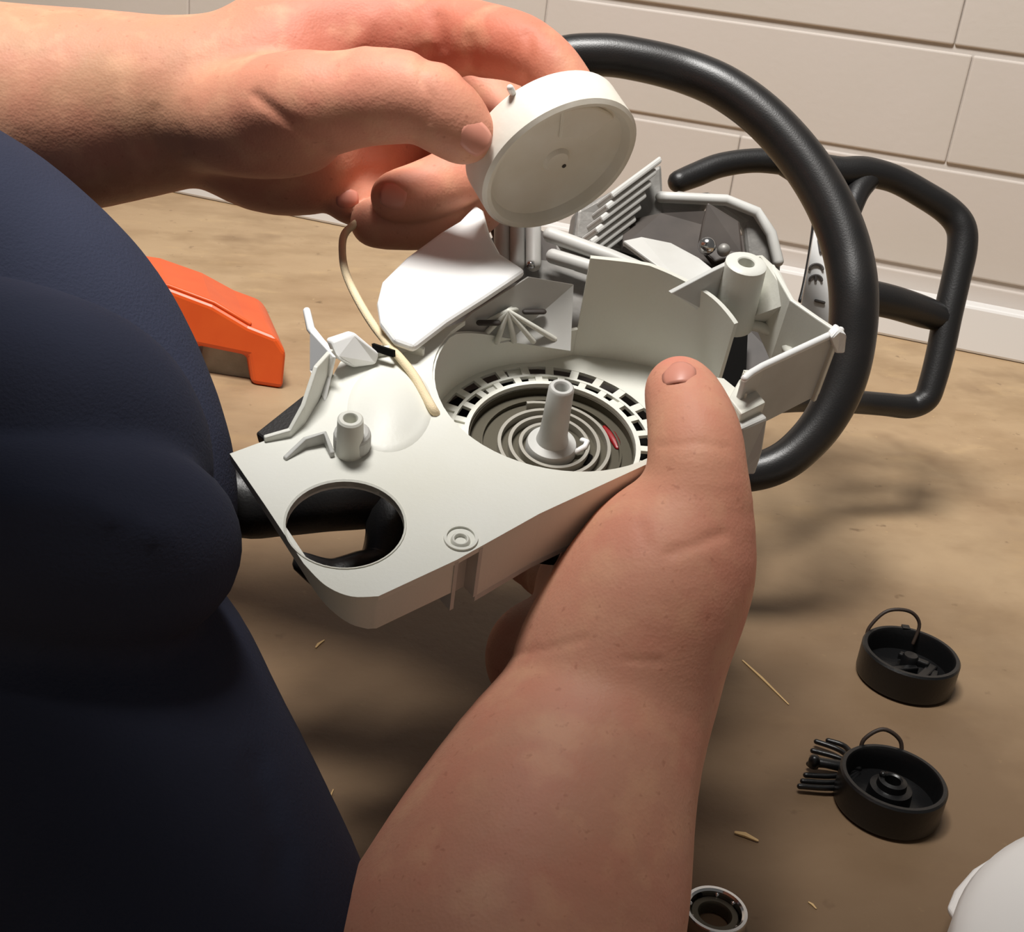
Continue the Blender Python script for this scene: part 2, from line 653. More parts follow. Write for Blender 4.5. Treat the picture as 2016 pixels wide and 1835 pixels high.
# spring recess
obj('spring_housing', lathe([(0, -.0042), (R1 - .0006, -.0042), (R1 - .0006, -.0008), (R1 - .0002, -.0008), (R1 - .0002, -.0055), (0, -.0055)], n=64), M['drum'], saw, auto=.6)
sp = []
turns = 3.1
for i in range(230):
    t = i / 229
    a = t * turns * 2 * pi + 1.0
    r = .0105 + .0125 * t
    sp.append((r * cos(a), r * sin(a)))
sp += [(.0229 * cos(1 + turns * 2 * pi + k * .12), .0229 * sin(1 + turns * 2 * pi + k * .12) + .0004 * k) for k in range(1, 4)]
obj('recoil_spring', wall2d(sp, .0013, -.0042, -.0010), M['steel'], saw, auto=.7)
obj('spring_band', lathe([(.0262, -.0042), (.0270, -.0042), (.0270, -.0025), (.0262, -.0025)], n=64, closed=True), M['drum'], saw, auto=.6)
gr = [Vector((.0262 * cos(a), .0262 * sin(a), -.0040)) for a in (radians(8), radians(16), radians(25), radians(34))]
obj('grease_smear', tube(gr, [.0013, .002, .0022, .0012], 8, flat=.5), M['red'], saw, smooth=True)
# post
post = obj('starter_post', lathe([(.0, .0190), (.0024, .0190), (.0024, .0262), (.0030, .0270), (.0041, .0270), (.0047, .0262), (.0050, .0130), (.0054, .004), (.0062, .0005), (.0092, -.0006), (.0098, -.0022), (.0098, -.007), (0, -.007)], n=40), M['greyplastic'], saw, auto=.8)
obj('spring_hook', tube([(.0092, -.003, -.002), (.0125, -.0012, -.0005), (.0135, .0015, -.0005), (.0118, .003, -.0012)], .0011, 8), M['shield'], post, smooth=True)
obj('post_notch', tube([(.0128, -.0062, -.0055), (.0145, -.0025, -.0055)], .0022, 10), M['dark'], post, smooth=True)


# --- screw bosses
def boss(px, py, n, r, h, hole_r, name='screw_boss', m='white'):
    c = Q(px, py, n)
    prof = [(0, n - .006), (hole_r, n - .006), (hole_r, n - .0004), (hole_r + .0003, n), (r - .0006, n), (r, n - .0006), (r * 1.12, n - h), (0, n - h)]
    return obj(name, lathe(prof, (c[0], c[1], 0), n=32), M[m], saw, auto=.7)


boss(690, 823, LIP + .015, .0042, .016, .0022)
b2 = boss(907, 1060, LIP + .0012, .0030, .002, .0018)
obj('boss_collar', lathe([(.0044, LIP - .001), (.0044, LIP + .0008), (.0054, LIP + .0008), (.0054, LIP - .001)], Q(907, 1060, LIP) + (0,), n=32, closed=True), M['white'], b2, auto=.6)
# pedestal under the left boss
pc = Q(700, 900, LIP)
obj('boss_buttress', prism(ring2d(*Q(693, 880, LIP), .0062, 24), LIP - .001, LIP + .0075), M['greyplastic'], saw, bevel=.002, seg=3)
# rounded hump near the well
hv = []
hcx, hcy = Q(768, 800, LIP)
V, Fc = lathe([(0, .0036), (.004, .0034), (.008, .0027), (.0115, .0016), (.0145, .0006), (.017, .0001), (.018, -.001)], (0, 0, 0), n=40)
V = [(v[0] * 0.85 + hcx, v[1] * 1.35 + hcy, v[2] + LIP) for v in V]
obj('cable_hump', (V, Fc), M['white'], saw, smooth=True)
# --- raised left bracket walls
lb = [Q(520, 868, LIP), Q(570, 858, LIP), Q(597, 832, LIP), Q(622, 790, LIP), Q(652, 735, LIP)]
obj('left_bracket', wall2d(lb, .0016, LIP - .001, [LIP + .002, LIP + .003, LIP + .008, LIP + .0155, LIP + .011]), M['white'], saw, bevel=.0004)
obj('bracket_tab', slab3d([Q3(612, 650, LIP + .012), Q3(660, 703, LIP + .012), Q3(650, 742, LIP + .004), Q3(640, 790, LIP), Q3(612, 730, LIP)], .0012), M['shield'], saw, bevel=.0004)
obj('bracket_edge', tube([L(604, 612, .470), L(612, 648, .468), L(634, 676, .464), L(658, 700, .460)], [.0015, .0017, .0017, .0015], 8), M['shield'], saw, smooth=True)
obj('bracket_block', slab3d([Q3(645, 668, LIP + .012), Q3(692, 652, LIP + .012), Q3(742, 694, LIP + .004), Q3(735, 716, LIP), Q3(690, 722, LIP), Q3(660, 703, LIP + .008)], .005), M['shield'], saw, bevel=.0012, seg=3)
obj('bracket_rib', wall2d([Q(560, 905, LIP), Q(600, 880, LIP), Q(640, 872, LIP), Q(655, 900, LIP)], .0016, LIP - .001, [LIP + .001, LIP + .004, LIP + .005, LIP + .002]), M['greyplastic'], saw, bevel=.0004)
# rear-left wall behind the hump with a slot
obj('rear_ledge', wall2d([Q(690, 705, LIP), Q(745, 700, LIP), Q(800, 690, LIP), Q(835, 700, LIP)], .0018, LIP - .002, LIP + .0035), M['white'], saw, bevel=.0005)
obj('rope_slot', slab3d([Q3(734, 676, LIP + .006), Q3(776, 690, LIP + .006), Q3(776, 703, LIP + .004), Q3(736, 690, LIP + .004)], .0025), M['dark'], saw)

# --- ribbed recess behind the well (left of the volute wall)
floor_r = [Q3(842, 700, .012), Q3(1000, 672, .012), Q3(1122, 690, .012), Q3(1128, 560, .030), Q3(1040, 545, .036), Q3(930, 615, .026)]
obj('recess_back', slab3d(floor_r, .0015), M['greyplastic'], saw)
obj('shroud_floor', slab3d([Q3(x, y, -.012) for x, y in ((848, 690), (1000, 660), (1135, 690), (1190, 560), (1110, 470), (1000, 440), (900, 540))], .002), M['cast'], saw)
rc = Vector(Q3(1000, 612, .027))
for i, (x, y) in enumerate(((905, 662), (942, 672), (978, 674), (1012, 672), (1050, 672), (1092, 668), (1070, 600), (1040, 585))):
    e = Vector(Q3(x, y, .0145))
    obj('recess_rib', tube([rc, rc.lerp(e, .5), e], [.0009, .0011, .0012], 8), M['white'], saw, smooth=True)
for i, (x, y) in enumerate(((1018, 596), (1052, 612), (962, 634))):
    e = Vector(Q3(x, y, .0235))
    obj('recess_hole', tube([e - Vector((.0035, .001, 0)), e + Vector((.0035, 0, 0))], .0015, 8, flat=.6), M['engine'], saw, smooth=True)
# --- bright air shield
sh = [(742, 600), (752, 560), (800, 512), (868, 462), (905, 440), (935, 408), (952, 420), (966, 470), (985, 505), (1035, 538), (955, 592), (880, 640), (815, 690), (775, 676), (748, 640)]
shp = [Q3(x, y, .036) for x, y in sh]
obj('air_shield', slab3d(shp, .004), M['shield'], saw, bevel=.0022, seg=3)
for x in (988, 1018, 1050):
    obj('shroud_pin', tube([L(x, 440, .56), L(x, 520, .548)], .0036, 12), M['greyplastic'], saw, smooth=True)
obj('pin_screw', lathe([(0, .0016), (.0016, .001), (.002, -.001), (0, -.001)], L(1045, 520, .538), n=16), M['chrome'], saw, smooth=True)
obj('shroud_gap', slab3d([L(960, 440, .57), L(1040, 440, .57), L(1090, 470, .57), L(1110, 540, .565), L(1040, 545, .565), L(985, 505, .565)], .002), M['engine'], saw)
# --- rails above the volute wall
for off, nn in ((0, 'top_rail'), (1, 'top_rail')):
    dy = off * 42
    obj(nn, tube([L(1082 + off * 6, 462 + dy, .545), L(1200 + off * 5, 505 + dy * .8, .54), L(1345 + off * 0, 566 + dy * .35, .53)], .0034, 10), M['greyplastic'], saw, smooth=True)
obj('rail_floor', slab3d([L(1085, 462, .552), L(1345, 566, .537), L(1380, 610, .53), L(1130, 530, .543)], .003), M['greyplastic'], saw, bevel=.0006)
obj('shroud_cheek', slab3d([L(1225, 478, .56), L(1262, 470, .562), L(1320, 482, .562), L(1375, 512, .558), L(1420, 548, .55), L(1395, 572, .545), L(1330, 556, .545)], .003), M['greyplastic'], saw, bevel=.0008)
# dark engine bay and silver cover
obj('engine_bay', slab3d([L(1225, 440, .60), L(1300, 425, .60), L(1400, 420, .60), L(1460, 470, .60), L(1470, 540, .59), L(1420, 560, .58), L(1330, 520, .585), L(1225, 490, .585)], .004), M['engine'], saw)
mz = .592
muf = obj('muffler_plate', slab3d([L(1382, 440, mz), L(1392, 402, mz), L(1455, 440, mz), L(1462, 505, mz - .004), L(1405, 520, mz - .006), L(1372, 490, mz)], .006), M['engine'], saw, bevel=.001)
obj('muffler_bolt', lathe([(0, .004), (.003, .0035), (.0042, .001), (.0042, -.002), (0, -.002)], L(1392, 484, .578), n=20, axis=MSI.to_3x3() @ (-FW)), M['chrome'], saw, smooth=True)
obj('muffler_bolt', lathe([(0, .003), (.002, .0025), (.003, .001), (.003, -.002), (0, -.002)], L(1425, 492, .578), n=20, axis=MSI.to_3x3() @ (-FW)), M['cast'], saw, smooth=True)
cov = [(1285, 398), (1335, 378), (1430, 392), (1492, 412), (1520, 452), (1537, 500), (1532, 545), (1500, 560), (1468, 520), (1460, 445), (1395, 400), (1375, 436), (1290, 425)]
obj('silver_cover', slab3d([L(x, y, .615) for x, y in cov], .010), M['cast'], saw, bevel=.003, seg=3)
obj('silver_cover_lip', tube([L(1300, 388, .606), L(1430, 394, .606), L(1490, 418, .606), L(1518, 460, .606), L(1532, 515, .604)], .0028, 10), M['greyplastic'], saw, smooth=True)
# cooling fins of the cylinder under the reel
for i in range(7):
    x0, y0 = 1285 - i * 10, 318 + i * 23
    obj('cooling_fin', slab3d([L(x0, y0, .60), L(x0 + 4, y0 + 12, .60), L(x0 - 92, y0 + 84, .585), L(x0 - 98, y0 + 72, .585)], .016), M['greyplastic'], saw, bevel=.001)
obj('cylinder_block', slab3d([L(1295, 330, .618), L(1300, 440, .615), L(1215, 500, .60), L(1120, 480, .60), L(1130, 420, .60)], .012), M['cast'], saw, bevel=.002)

# --- right-hand bracket
wz = .012
obj('bracket_boss', lathe([(0, -.010), (.0032, -.010), (.0032, -.0004), (.0036, 0), (.0068, 0), (.0080, -.0008), (.0096, -.029), (0, -.029)], Q3(1470, 516, .052), n=32), M['white'], saw, auto=.7)
obj('bracket_gusset', slab3d([Q3(1318, 575, .047), Q3(1400, 532, .049), Q3(1450, 508, .050), Q3(1440, 640, .019), Q3(1412, 640, .019), Q3(1345, 590, .041)], .002), M['greyplastic'], saw, bevel=.0004)
obj('bracket_web', slab3d([Q3(1450, 506, .047), Q3(1500, 503, .047), Q3(1535, 535, .045), Q3(1562, 595, .043), Q3(1500, 640, .022), Q3(1440, 640, .02)], .0022), M['white'], saw, bevel=.0004)
ow = [Q(1520, 520, .046), Q(1560, 590, .046), Q(1610, 625, .046), Q(1655, 655, .046)]
obj('outer_flange', wall2d(ow, .002, [.018, .016, .014, .012], .046), M['white'], saw, bevel=.0005)
arch = spline([Q3(1416, 642, .024), Q3(1480, 640, .024), Q3(1530, 660, .024), Q3(1556, 694, .026)], 5)
obj('arch_strip', tube([tuple(p) for p in arch], .0022, 10), M['white'], saw, smooth=True)
fp = [Q(1466, 742, .044), Q(1500, 722, .044), Q(1560, 694, .044), Q(1655, 650, .044)]
obj('flap_panel', wall2d(fp, .0022, [.015, .0125, .0125, .013], .044), M['greyplastic'], saw, bevel=.0005)
ftop = [Q3(1466, 745, .0445), Q3(1478, 735, .0445), Q3(1500, 722, .0445), Q3(1560, 694, .0445), Q3(1655, 650, .0445)]
obj('flap_rim', tube(ftop, .0014, 8), M['shield'], saw, smooth=True)
obj('corner_nub', slab3d([Q3(1632, 660, .046), Q3(1648, 640, .048), Q3(1664, 655, .046), Q3(1660, 690, .036), Q3(1640, 690, .036)], .004), M['shield'], saw, bevel=.001)
obj('corner_foot', prism([Q(1452, 760, LIP), Q(1470, 765, LIP), Q(1503, 808, LIP), Q(1455, 832, LIP), Q(1430, 800, LIP)], LIP - .002, LIP + .004), M['white'], saw, bevel=.0008)
obj('flap_side', wall2d([Q(1458, 800, LIP), Q(1456, 770, LIP), Q(1466, 745, LIP + .01)], .002, LIP - .002, [LIP + .006, LIP + .010, LIP + .012]), M['white'], saw)
obj('corner_leg', slab3d([Q3(1450, 835, LIP), Q3(1502, 812, LIP), Q3(1492, 880, LIP - .016), Q3(1478, 925, LIP - .028), Q3(1445, 925, LIP - .026)], .006), M['greyplastic'], saw, bevel=.001)
obj('bay_dark_wall', slab3d([L(1402, 645, .532), L(1472, 645, .532), L(1466, 790, .512), L(1398, 790, .512)], .002), M['dark'], saw)
obj('bay_grey_wall', slab3d([L(1468, 645, .545), L(1556, 655, .545), L(1556, 735, .53), L(1460, 780, .53)], .002), M['engine'], saw)
obj('bay_bolt', lathe([(0, .002), (.0022, .0016), (.003, 0), (0, 0)], L(1425, 740, .522), n=16, axis=MSI.to_3x3() @ (-FW)), M['cast'], saw, smooth=True)

# crankcase below the housing
crank = [(-.05, .03), (.05, .03), (.075, .045), (.07, .10), (-.03, .105), (-.06, .05)]
obj('crankcase', prism(crank, -.034, -.016), M['engine'], saw, bevel=.004)

# engine block: ties the housing, the engine bay and both handles together


def block(name, poly, m):
    k = len(poly)
    V = [L(x, y, z0) for x, y, z0, z1 in poly] + [L(x, y, z1) for x, y, z0, z1 in poly]
    Fc = [tuple(range(k)), tuple(range(k, 2 * k))] + [(i, (i + 1) % k, (i + 1) % k + k, i + k) for i in range(k)]
    return obj(name, (V, Fc), m, saw, bevel=.003)


block('engine_block', [(1150, 590, .555, .66), (1245, 540, .565, .66), (1330, 560, .565, .66), (1392, 640, .55, .66), (1396, 880, .545, .67), (1425, 925, .58, .67), (1300, 930, .585, .67), (1010, 880, .585, .66), (1000, 720, .56, .65), (1120, 690, .55, .65)], M['cast'])
block('cylinder_core', [(1160, 500, .61, .66), (1290, 460, .61, .67), (1430, 480, .61, .67), (1440, 545, .60, .67), (1260, 565, .58, .66), (1150, 580, .58, .66)], M['cast'])
# --- front handle hoop
hp = [(1010, 460, .60, 38), (985, 330, .64, 38), (1010, 195, .66, 39), (1090, 120, .67, 40), (1180, 108, .67, 41), (1260, 118, .67, 41), (1350, 141, .67, 42), (1430, 176, .665, 43), (1510, 236, .66, 44),
      (1582, 318, .655, 46), (1635, 405, .65, 47), (1668, 495, .645, 48), (1681, 585, .64, 48), (1675, 680, .64, 47), (1656, 760, .64, 45),
      (1622, 828, .64, 42), (1580, 878, .64, 40), (1535, 912, .64, 39), (1480, 930, .64, 38), (1400, 935, .64, 37)]
hs = spline([tuple(L(x, y, z)) + (r * z / FPX,) for x, y, z, r in hp], 7)
obj('front_handle', tube([p[:3] for p in hs], [p[3] for p in hs], 20), M['grip'], saw, smooth=True)

# --- hand guard
gz = .78


def gpath(name, pts, flat=.8):
    s = spline([tuple(L(x, y, z)) + (r * z / FPX,) for x, y, z, r in pts], 7)
    return obj(name, tube([p[:3] for p in s], [p[3] for p in s], 16), M['black'], saw, smooth=True)


g1 = [(1335, 358, .745, 22), (1370, 344, .75, 24), (1420, 325, .755, 24), (1490, 316, .76, 24), (1570, 322, .765, 27), (1650, 338, .77, 30), (1700, 338, .775, 30), (1760, 352, .78, 27),
      (1820, 384, .785, 27), (1868, 416, .79, 28), (1892, 448, .79, 29), (1894, 490, .79, 29), (1882, 550, .79, 28), (1866, 620, .79, 28), (1852, 690, .79, 27),
      (1836, 752, .79, 26), (1822, 786, .79, 25), (1790, 800, .79, 24), (1740, 796, .78, 23), (1690, 792, .77, 23), (1630, 790, .75, 22), (1560, 792, .725, 20), (1470, 800, .69, 20), (1380, 800, .65, 20)]
guard = gpath('hand_guard', g1)
guard_bar = gpath('guard_crossbar', [(1650, 575, .75, 30), (1700, 583, .76, 34), (1760, 596, .77, 33), (1820, 615, .785, 31), (1858, 628, .79, 26)])
gpath('guard_stem', [(1540, 322, .762, 22), (1590, 345, .76, 32), (1625, 385, .755, 36), (1648, 450, .745, 34), (1668, 540, .738, 28), (1670, 640, .742, 26), (1655, 720, .747, 24), (1640, 788, .75, 22)])
gpath('guard_gusset', [(1720, 345, .776, 20), (1690, 375, .77, 24), (1672, 420, .762, 22)])
gpath('guard_edge', [(1612, 395, .755, 12), (1606, 440, .75, 8), (1596, 500, .745, 6), (1584, 560, .74, 5), (1576, 592, .738, 5)])
decal = [(1606, 432), (1625, 440), (1638, 520), (1645, 600), (1640, 655), (1575, 610), (1588, 540)]
pl = obj('rating_panel', slab3d([L(x, y, .705) for x, y in decal], .003), M['shield'], saw, bevel=.0006)


def arc_mark(cx, cy, z, w, h, a0, a1, bar=False):
    pts = [L(cx + w * cos(a0 + (a1 - a0) * i / 10), cy + h * sin(a0 + (a1 - a0) * i / 10), z) for i in range(11)]
    vf = tube(pts, .0008, 6)
    if bar:
        vf = join(vf, tube([L(cx, cy - h, z), L(cx, cy, z)], .0008, 6))
    return obj('ce_mark', vf, M['ink'], pl)


# the CE mark, reading down the panel
arc_mark(1607, 530, .7025, 13, 10, pi, 2 * pi)
arc_mark(1606, 552, .7025, 12, 10, pi, 2 * pi, True)
obj('print_line', tube([L(1612, 470, .7025), L(1616, 495, .7025)], .0009, 6), M['ink'], pl)
obj('print_line', tube([L(1606, 592, .7025), L(1622, 596, .7025)], .0010, 6), M['ink'], pl)

# --- rear handle (black) below the left end
rh = [(400, 925, .48, 66), (470, 985, .48, 72), (550, 985, .48, 72), (640, 972, .48, 76), (730, 965, .485, 76), (810, 960, .49, 66)]
s = spline([tuple(L(x, y, z)) + (r * z / FPX,) for x, y, z, r in rh], 6)
rear = obj('rear_handle', tube([p[:3] for p in s], [p[3] for p in s], 16), M['black'], saw, smooth=True)
s = spline([tuple(L(x, y, z)) + (r * z / FPX,) for x, y, z, r in [(775, 975, .485, 60), (778, 1050, .475, 60), (750, 1115, .465, 48), (710, 1128, .457, 44), (650, 1134, .452, 36), (596, 1108, .447, 22)]], 6)
obj('rear_handle_loop', tube([p[:3] for p in s], [p[3] for p in s], 14), M['black'], saw, smooth=True)
obj('tank_wall', slab3d([L(505, 862, .49), L(600, 786, .50), L(640, 800, .50), L(640, 850, .49), L(560, 900, .48)], .006), M['black'], saw, bevel=.001)

# ------------------------------------------------------------------ rope reel in the upper hand
RX = Vector((.431, -.807, .41)).normalized()     # open side, in camera axes
rn = (RT * RX.x + UP * RX.y - FW * RX.z).normalized()
rm_ = (RT * .876 + UP * .482)
rm_ = (rm_ - rn * rm_.dot(rn)).normalized()
MR = Matrix((rm_, rn.cross(rm_), rn)).transposed().to_4x4()
MR.translation = C(1106, 332, .470)
reel = empty('rope_reel', MR)
tag(reel, 'round ivory plastic rope reel pinched in the upper hand', 'reel')
RR = .0332
T = .0175
obj('reel_body', lathe([(0, -.005), (.0270, -.005), (.0282, -.0044), (.0292, -.0018), (.0300, -.0005), (.0318, 0), (RR, -.0014), (RR, -T + .001), (RR - .001, -T), (.0, -T)], n=72), M['reel'], reel, auto=.7)
obj('reel_hub', lathe([(.0, -.0035), (.0045, -.0035), (.0055, -.0045), (.0060, -.0055), (0, -.0055)], n=32), M['reel'], reel, auto=.7)
obj('reel_step', prism(ring2d(0, 0, .027, 16, radians(15), radians(75)) + ring2d(0, 0, .012, 10, radians(75), radians(15)), -.0052, -.0035), M['reel'], reel, bevel=.0008)
obj('reel_pinhole', lathe([(0, -.0032), (.0009, -.0032), (.0009, -.006), (0, -.006)], (0.002, -.004, 0), n=12), M['engine'], reel)
obj('reel_pip', tube([(-.006, RR - .001, -.0165), (-.0065, RR + .0028, -.0165)], .0013, 8), M['shield'], reel, smooth=True)

# starter rope
rp = [(760, 395, .505), (700, 440, .50), (678, 462, .497), (674, 495, .488), (680, 535, .478), (702, 585, .466), (735, 640, .452), (775, 690, .437), (812, 735, .4295), (838, 780, .4225), (854, 808, .4180), (864, 824, .4240)]
s = spline([tuple(C(*p)) for p in rp], 6)
tag(obj('starter_rope', tube(s, .0016, 8), M['rope'], smooth=True), 'thin cream starter rope hanging from the upper hand into the housing', 'rope')


# ------------------------------------------------------------------ hands and clothing: blended volumes
def surface_nets(f, org, h):
    s = f < 0
    nx, ny, nz = f.shape
    c = np.zeros((nx - 1, ny - 1, nz - 1), np.uint8)
    for dx in (0, 1):
        for dy in (0, 1):
            for dz in (0, 1):
                c += s[dx:nx - 1 + dx, dy:ny - 1 + dy, dz:nz - 1 + dz]
    act = (c > 0) & (c < 8)
    I = np.argwhere(act)
    idx = -np.ones(act.shape, np.int64)
    idx[act] = np.arange(len(I))
    acc = np.zeros((len(I), 3))
    cnt = np.zeros(len(I))
    cor = [(0, 0, 0), (1, 0, 0), (0, 1, 0), (1, 1, 0), (0, 0, 1), (1, 0, 1), (0, 1, 1), (1, 1, 1)]
    vals = [f[I[:, 0] + a, I[:, 1] + b, I[:, 2] + d] for a, b, d in cor]
    for i in range(8):
        for j in range(i + 1, 8):
            df = [abs(cor[i][k] - cor[j][k]) for k in range(3)]
            if sum(df) != 1:
                continue
            a, b = vals[i], vals[j]
            m = (a < 0) != (b < 0)
            t = a[m] / (a[m] - b[m])
            p = np.array(cor[i])[None] + t[:, None] * (np.array(cor[j]) - np.array(cor[i]))[None]
            acc[m] += p
            cnt[m] += 1
    V = (I + acc / cnt[:, None]) * h + np.array(org)
    faces = []
    for ax in range(3):
        sl0 = [slice(None)] * 3
        sl1 = [slice(None)] * 3
        sl0[ax] = slice(0, -1)
        sl1[ax] = slice(1, None)
        a, b = s[tuple(sl0)], s[tuple(sl1)]
        E = np.argwhere(a != b)
        o1, o2 = (ax + 1) % 3, (ax + 2) % 3
        ok = (E[:, o1] > 0) & (E[:, o2] > 0) & (E[:, o1] < f.shape[o1] - 1) & (E[:, o2] < f.shape[o2] - 1)
        E = E[ok]
        q = []
        for d1, d2 in ((-1, -1), (0, -1), (0, 0), (-1, 0)):
            e = E.copy()
            e[:, o1] += d1
            e[:, o2] += d2
            q.append(idx[e[:, 0], e[:, 1], e[:, 2]])
        q = np.stack(q, 1)
        inside = a[E[:, 0], E[:, 1], E[:, 2]]
        q[~inside] = q[~inside][:, ::-1]
        faces.append(q)
    return V, np.concatenate(faces)


def cam3(px, py, Z):
    return np.array([(px - 1008) / FPX * Z, (917.5 - py) / FPX * Z, -Z])


class Volume:
    """signed distance grid in a frame parallel to the view, metres"""

    def __init__(self, lo, hi, h):
        self.lo = np.array(lo, float)
        self.h = h
        self.n = np.ceil((np.array(hi) - self.lo) / h).astype(int) + 1
        self.f = np.full(tuple(self.n), .05, np.float32)

    def grid(self, a, b):
        i0 = np.clip(np.floor((a - self.lo) / self.h).astype(int), 0, self.n - 1)
        i1 = np.clip(np.ceil((b - self.lo) / self.h).astype(int) + 1, 1, self.n)
        if np.any(i1 <= i0):
            return None
        ax = [self.lo[k] + np.arange(i0[k], i1[k]) * self.h for k in range(3)]
        sl = tuple(slice(i0[k], i1[k]) for k in range(3))
        return sl, np.meshgrid(*[x.astype(np.float32) for x in ax], indexing='ij')

    @staticmethod
    def smin(a, b, k):
        hh = np.clip(.5 + .5 * (b - a) / k, 0, 1)
        return b * (1 - hh) + a * hh - k * hh * (1 - hh)

    def capsule(self, f, p0, r0, p1, r1, k):
        mg = max(r0, r1) + k + .006
        g = self.grid(np.minimum(p0, p1) - mg, np.maximum(p0, p1) + mg)
        if g is None:
            return
        sl, (X, Y, Z) = g
        d = p1 - p0
        L2 = max(float(d @ d), 1e-9)
        t = np.clip(((X - p0[0]) * d[0] + (Y - p0[1]) * d[1] + (Z - p0[2]) * d[2]) / L2, 0, 1)
        q = np.sqrt((X - p0[0] - t * d[0]) ** 2 + (Y - p0[1] - t * d[1]) ** 2 + (Z - p0[2] - t * d[2]) ** 2)
        ts = t * t * (3 - 2 * t) * .5 + t * .5
        q -= r0 + (r1 - r0) * ts
        f[sl] = self.smin(f[sl], q, k)

    def chain(self, pts, k, f=None):
        """pts: (px, py, Z, radius in px)"""
        own = np.full(tuple(self.n), .05, np.float32) if f is None else f
        P = [(cam3(x, y, z), r * z / FPX) for x, y, z, r in spline(pts, 3)]
        for (a, ra), (b, rb) in zip(P[:-1], P[1:]):
            self.capsule(own, a, ra, b, rb, k)
        return own

    def crease(self, line, width, depth, zmax):
        """fold line: pushes the near surface in (or out, depth<0) along a line"""
        P = np.array([cam3(x, y, z) for x, y, z in line])
        mg = .02
        a_, b_ = P.min(0) - mg, P.max(0) + mg
        a_[2], b_[2] = -zmax, P[:, 2].max() + .06
        g = self.grid(a_, b_)
        if g is None:
            return
        sl, (X, Y, Z) = g
        U_, V_ = X / -Z * FPX, Y / -Z * FPX
        best = np.full(X.shape, 1e9, np.float32)
        for (x0, y0, _), (x1, y1, _) in zip(line[:-1], line[1:]):
            a = np.array([x0 - 1008, 917.5 - y0])
            d = np.array([x1 - x0, y0 - y1], float)
            t = np.clip(((U_ - a[0]) * d[0] + (V_ - a[1]) * d[1]) / max(d @ d, 1e-6), 0, 1)
            best = np.minimum(best, (U_ - a[0] - t * d[0]) ** 2 + (V_ - a[1] - t * d[1]) ** 2)
        w = np.exp(-best / width ** 2) * np.clip((Z + zmax) / .012, 0, 1)
        self.f[sl] += depth * w

    def mesh(self):
        V, Fc = surface_nets(self.f, self.lo, self.h)
        A = np.array([RT, UP, -FW])
        return V, V @ A + np.array(EYE), Fc


def np_mesh(name, V, Fc, material, parent=None):
    me = bpy.data.meshes.new(name)
    me.vertices.add(len(V))
    me.vertices.foreach_set('co', V.astype(np.float32).ravel())
    me.loops.add(Fc.size)
    me.loops.foreach_set('vertex_index', Fc.ravel().astype(np.int32))
    me.polygons.add(len(Fc))
    me.polygons.foreach_set('loop_start', np.arange(0, Fc.size, 4, dtype=np.int32))
    me.update(calc_edges=True)
    me.validate()
    me.polygons.foreach_set('use_smooth', np.ones(len(me.polygons), bool))
    me.materials.append(material)
    o = bpy.data.objects.new(name, me)
    COL.objects.link(o)
    if parent:
        o.parent = parent
    return o


CA = np.array([RT, UP, -FW])


def w2c(x, y, z):
    return CA @ (np.array([x, y, z]) - np.array(EYE))


H = .0012
# ---- left arm and hand (upper, holding the reel)
lv = Volume((-.36, .080, -.585), (.075, .232, -.415), H)
f = lv.f
lv.chain([(-420, 205, .50, 215), (-200, 215, .50, 205), (60, 222, .505, 184), (230, 212, .505, 160), (345, 205, .50, 140)], .010, f)
lv.chain([(345, 205, .50, 136), (470, 184, .50, 132), (600, 152, .505, 140)], .010, f)
lv.chain([(410, 235, .484, 88), (520, 262, .476, 74), (612, 276, .474, 50)], .008, f)
lv.chain([(440, 262, .512, 86), (520, 290, .512, 106), (620, 312, .512, 94)], .010, f)
lv.chain([(560, 120, .507, 128), (700, 85, .508, 108), (800, 72, .505, 88)], .010, f)
lv.chain([(600, 230, .53, 130), (740, 180, .53, 110)], .010, f)
thumb = lv.chain([(470, 228, .478, 96), (600, 208, .463, 100), (700, 194, .456, 86), (775, 190, .452, 82), (838, 200, .450, 73), (884, 234, .451, 66), (918, 266, .453, 52)], .004)
index = lv.chain([(790, 80, .503, 92), (900, 74, .490, 73), (1000, 88, .476, 63), (1050, 109, .470, 57), (1093, 142, .466, 51), (1134, 188, .464, 42)], .003)
middle = lv.chain([(790, 130, .535, 80), (905, 160, .535, 66), (985, 225, .528, 60), (962, 310, .514, 58), (895, 352, .504, 58), (830, 378, .497, 54), (776, 388, .493, 46)], .003)
ring = lv.chain([(770, 190, .545, 78), (880, 260, .545, 66), (955, 350, .532, 58), (915, 418, .518, 58), (830, 432, .510, 56), (738, 438, .506, 48)], .003)
lv.chain([(630, 300, .528, 100), (760, 290, .535, 85)], .010, f)
little = lv.chain([(700, 260, .548, 70), (800, 320, .548, 60), (850, 385, .540, 54), (770, 405, .528, 50), (684, 396, .514, 42)], .003)
fin = lv.smin(index, middle, .0012)
fin = lv.smin(fin, ring, .0012)
fin = lv.smin(fin, little, .0012)
f[:] = lv.smin(f, fin, .005)
f[:] = lv.smin(f, thumb, .006)
